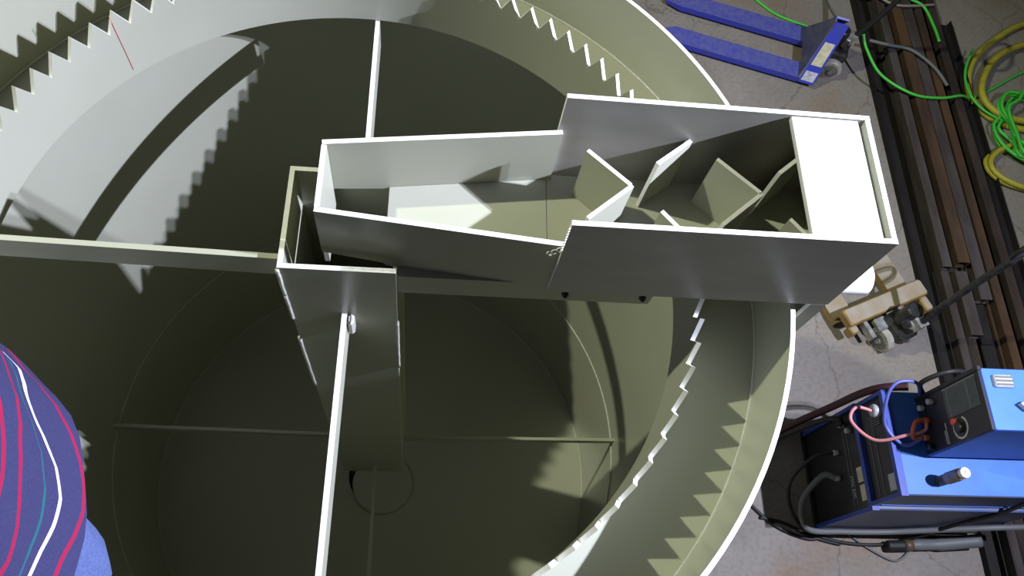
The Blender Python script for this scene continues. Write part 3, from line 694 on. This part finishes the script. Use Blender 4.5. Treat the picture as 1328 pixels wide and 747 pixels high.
def skin_mesh(name, nodes, edges, mt, parent, sub=2):
    me = bpy.data.meshes.new(name); me.from_pydata([tuple(q[0]) for q in nodes], edges, [])
    o = obj(name, me, None)
    md = o.modifiers.new('skin', 'SKIN'); md.use_smooth_shade = True
    me.skin_vertices[0].data[0].use_root = True
    for i, q in enumerate(nodes):
        r = q[1]; me.skin_vertices[0].data[i].radius = (r, r) if not isinstance(r, tuple) else r
    if sub: s = o.modifiers.new('sub', 'SUBSURF'); s.levels = sub; s.render_levels = sub
    dg = bpy.context.evaluated_depsgraph_get(); me2 = bpy.data.meshes.new_from_object(o.evaluated_get(dg))
    bpy.data.objects.remove(o); me2.name = name; me2.materials.clear(); me2.materials.append(MT[mt])
    for p in me2.polygons: p.use_smooth = True
    return obj(name, me2, parent)
# hands either side of the camera, behind its image plane
HB = CAM - FWD * .075
hands = {1: Vector((-.50, -1.02, 3.86)), -1: HB + Vector((.0, -.05, .0))}
elbows = {1: Vector((-.50, -.86, 4.12)), -1: Vector((.06, -1.20, 4.46))}
nodes = []; edges = []
def nd(p, r, prev=None):
    nodes.append((Vector(p), r)); k = len(nodes) - 1
    if prev is not None: edges.append((prev, k))
    return k
pel = nd(PT(0, 0, Z0 + .93), .09); wa = nd(PT(.01, 0, Z0 + 1.08), .09, pel); ch = nd(PT(.02, 0, Z0 + 1.26), .09, wa); nk0 = nd(PT(.0, 0, Z0 + 1.40), .055, ch)
nk = nd(PT(.03, 0, Z0 + 1.50), .052, nk0); jaw = nd(PT(.07, 0, Z0 + 1.56), .068, nk); hd_ = nd(PT(.06, 0, Z0 + 1.64), .086, jaw); crown = nd(PT(.045, 0, Z0 + 1.70), .066, hd_)
for s in (1, -1):
    hip = nd(PT(.02, s * .09, Z0 + .84), .062, pel); kn = nd(PT(-.10, s * .085 - .02, Z0 + .46), .046, hip); an = nd(PT(-.30, s * .07 - .04, Z0 + .09), .034, kn); toe = nd(PT(-.18, s * .08 - .04, Z0 + .035), .028, an)
    sh = nd(PT(.0, s * .16, Z0 + 1.36), .045, nk0)
    hp = hands[s]; el = elbows[s]; e = nd(el, .045, sh); wr = nd(hp + (el - hp).normalized() * .085, .03, e)
    palm = nd(hp, (.030, .022), wr)
    d = (hp - el).normalized()
    side = d.cross(FWD).normalized() * (1 if s == 1 else -1)
    for q, ln in enumerate((.070, .080, .075, .060)):
        off = side * (.024 - .016 * q); b0 = nd(hp + d * .035 + off, .0095, palm); b1_ = nd(hp + d * (.035 + ln * .5) + off + FWD * .0, .0085, b0); nd(hp + d * (.035 + ln * .8) + off - FWD * .02, .0075, b1_)
    t0 = nd(hp + side * .035 + d * .005, .011, palm); t1 = nd(hp + side * .058 + d * .03, .010, t0); nd(hp + side * .062 + d * .056, .008, t1)
body = skin_mesh('body', nodes, edges, 'skin', person)
# face: nose, eyes, ears, hair
def ell(name, c, r, mt, n=14, fz=None):
    v = []; f = []
    for i in range(n + 1):
        th = PI * i / n
        for k in range(n * 2):
            a = PI * k / n; p = Vector((r[0] * math.sin(th) * math.cos(a), r[1] * math.sin(th) * math.sin(a), r[2] * math.cos(th)))
            v.append(Vector(c) + Fv * p.x + Sv * p.y + Vector((0, 0, p.z)))
    for i in range(n):
        for k in range(n * 2):
            k2 = (k + 1) % (n * 2); f.append((i * n * 2 + k, i * n * 2 + k2, (i + 1) * n * 2 + k2, (i + 1) * n * 2 + k))
    o = obj(name, mesh(name, v, f, mt), person, True); return o
hc = PT(.055, 0, Z0 + 1.645)
ell('hair', hc + Fv * -.026 + Vector((0, 0, .022)), (.086, .084, .088), 'hair')
ell('nose', hc + Fv * .095 + Vector((0, 0, -.02)), (.020, .014, .026), 'skin', 8)
for s in (1, -1):
    ell('eye', hc + Fv * .080 + Sv * s * .031 + Vector((0, 0, .010)), (.011, .013, .011), 'pipe', 8)
    ell('ear', hc + Sv * s * .087 + Vector((0, 0, -.008)), (.022, .010, .032), 'skin', 8)
ell('mouth', hc + Fv * .084 + Vector((0, 0, -.062)), (.008, .024, .007), 'red', 8)
# jeans
jn = []; je = []
nodes, edges = jn, je
def nd2(p, r, prev=None):
    jn.append((Vector(p), r)); k = len(jn) - 1
    if prev is not None: je.append((prev, k))
    return k
jp = nd2(PT(-.01, 0, Z0 + .95), (.10, .10)); jt = nd2(PT(-.01, 0, Z0 + 1.02), (.10, .10), jp)
for s in (1, -1):
    a = nd2(PT(.062 if s < 0 else .03, s * .10, Z0 + .75), .080, jp); a2 = nd2(PT(-.01, s * .095, Z0 + .64), .078, a); b = nd2(PT(-.10, s * .085 - .02, Z0 + .46), .066, a2); nd2(PT(-.30, s * .07 - .04, Z0 + .08), .060, b)
skin_mesh('jeans', jn, je, 'denim', person)
for s in (1, -1):
    m = MB()
    m.tube(spline([PT(-.38, s * .07 - .04, Z0 + .045), PT(-.32, s * .07 - .04, Z0 + .055), PT(-.23, s * .075 - .04, Z0 + .046), PT(-.15, s * .08 - .04, Z0 + .036), PT(-.11, s * .082 - .04, Z0 + .03)], 3), [.030, .038, .042, .044, .044, .044, .043, .042, .041, .039, .036, .032, .026], 12)
    m.build('shoe', ['shoe'], person, True)
# shirt: lofted torso with sleeves
rings = [(.86, .0, .152, .212), (.90, .0, .152, .212), (.98, .008, .146, .208), (1.06, .020, .149, .20), (1.14, .032, .150, .20), (1.24, .03, .145, .200), (1.33, .015, .130, .205), (1.39, .0, .108, .190), (1.43, .0, .085, .13), (1.47, .012, .066, .072)]
n = 48; v = []; f = []; uvs = []
rs = []
for i in range(len(rings) - 1):
    for k in range(4):
        t = k / 4; a, b = rings[i], rings[i + 1]; rs.append(tuple(a[q] + (b[q] - a[q]) * t for q in range(4)))
rs.append(rings[-1])
for (z, c_, ra_, rb_) in rs:
    for k in range(n):
        a = 2 * PI * k / n; fold = 1 + .022 * math.sin(5 * a + 9 * z) * max(0, min(1, (1.3 - z) * 3)) + .012 * math.sin(11 * a - 14 * z)
        v.append(PT(c_ + ra_ * fold * math.cos(a), rb_ * fold * math.sin(a), Z0 + z))
for i in range(len(rs) - 1):
    for k in range(n): f.append((i * n + k, i * n + (k + 1) % n, (i + 1) * n + (k + 1) % n, (i + 1) * n + k))
nv = len(v)
me = bpy.data.meshes.new('shirt')
m = MB(); m.add(v, f)
for s in (1, -1):
    hp = hands[s]; el = elbows[s]; wr = hp + (el - hp).normalized() * .10
    m.tube(spline([PT(.0, s * .10, Z0 + 1.37), PT(.0, s * .175, Z0 + 1.36), (PT(.0, s * .185, Z0 + 1.34) + el) / 2, el, (el + wr) / 2, wr], 4), [.085, .085, .083, .08, .078, .076, .075, .073, .07, .068, .066, .064, .062, .06, .058, .056, .054, .052, .05, .048, .046][:21], 16)
sh = m.build('shirt', ['shirt'], person, True)
ul = sh.data.uv_layers.new(name='UVMap')
for p in sh.data.polygons:
    for li in p.loop_indices:
        co = sh.data.vertices[sh.data.loops[li].vertex_index].co - PC
        ul.data[li].uv = (math.atan2(co.dot(Sv), co.dot(Fv)) / (2 * PI), co.z - Z0)
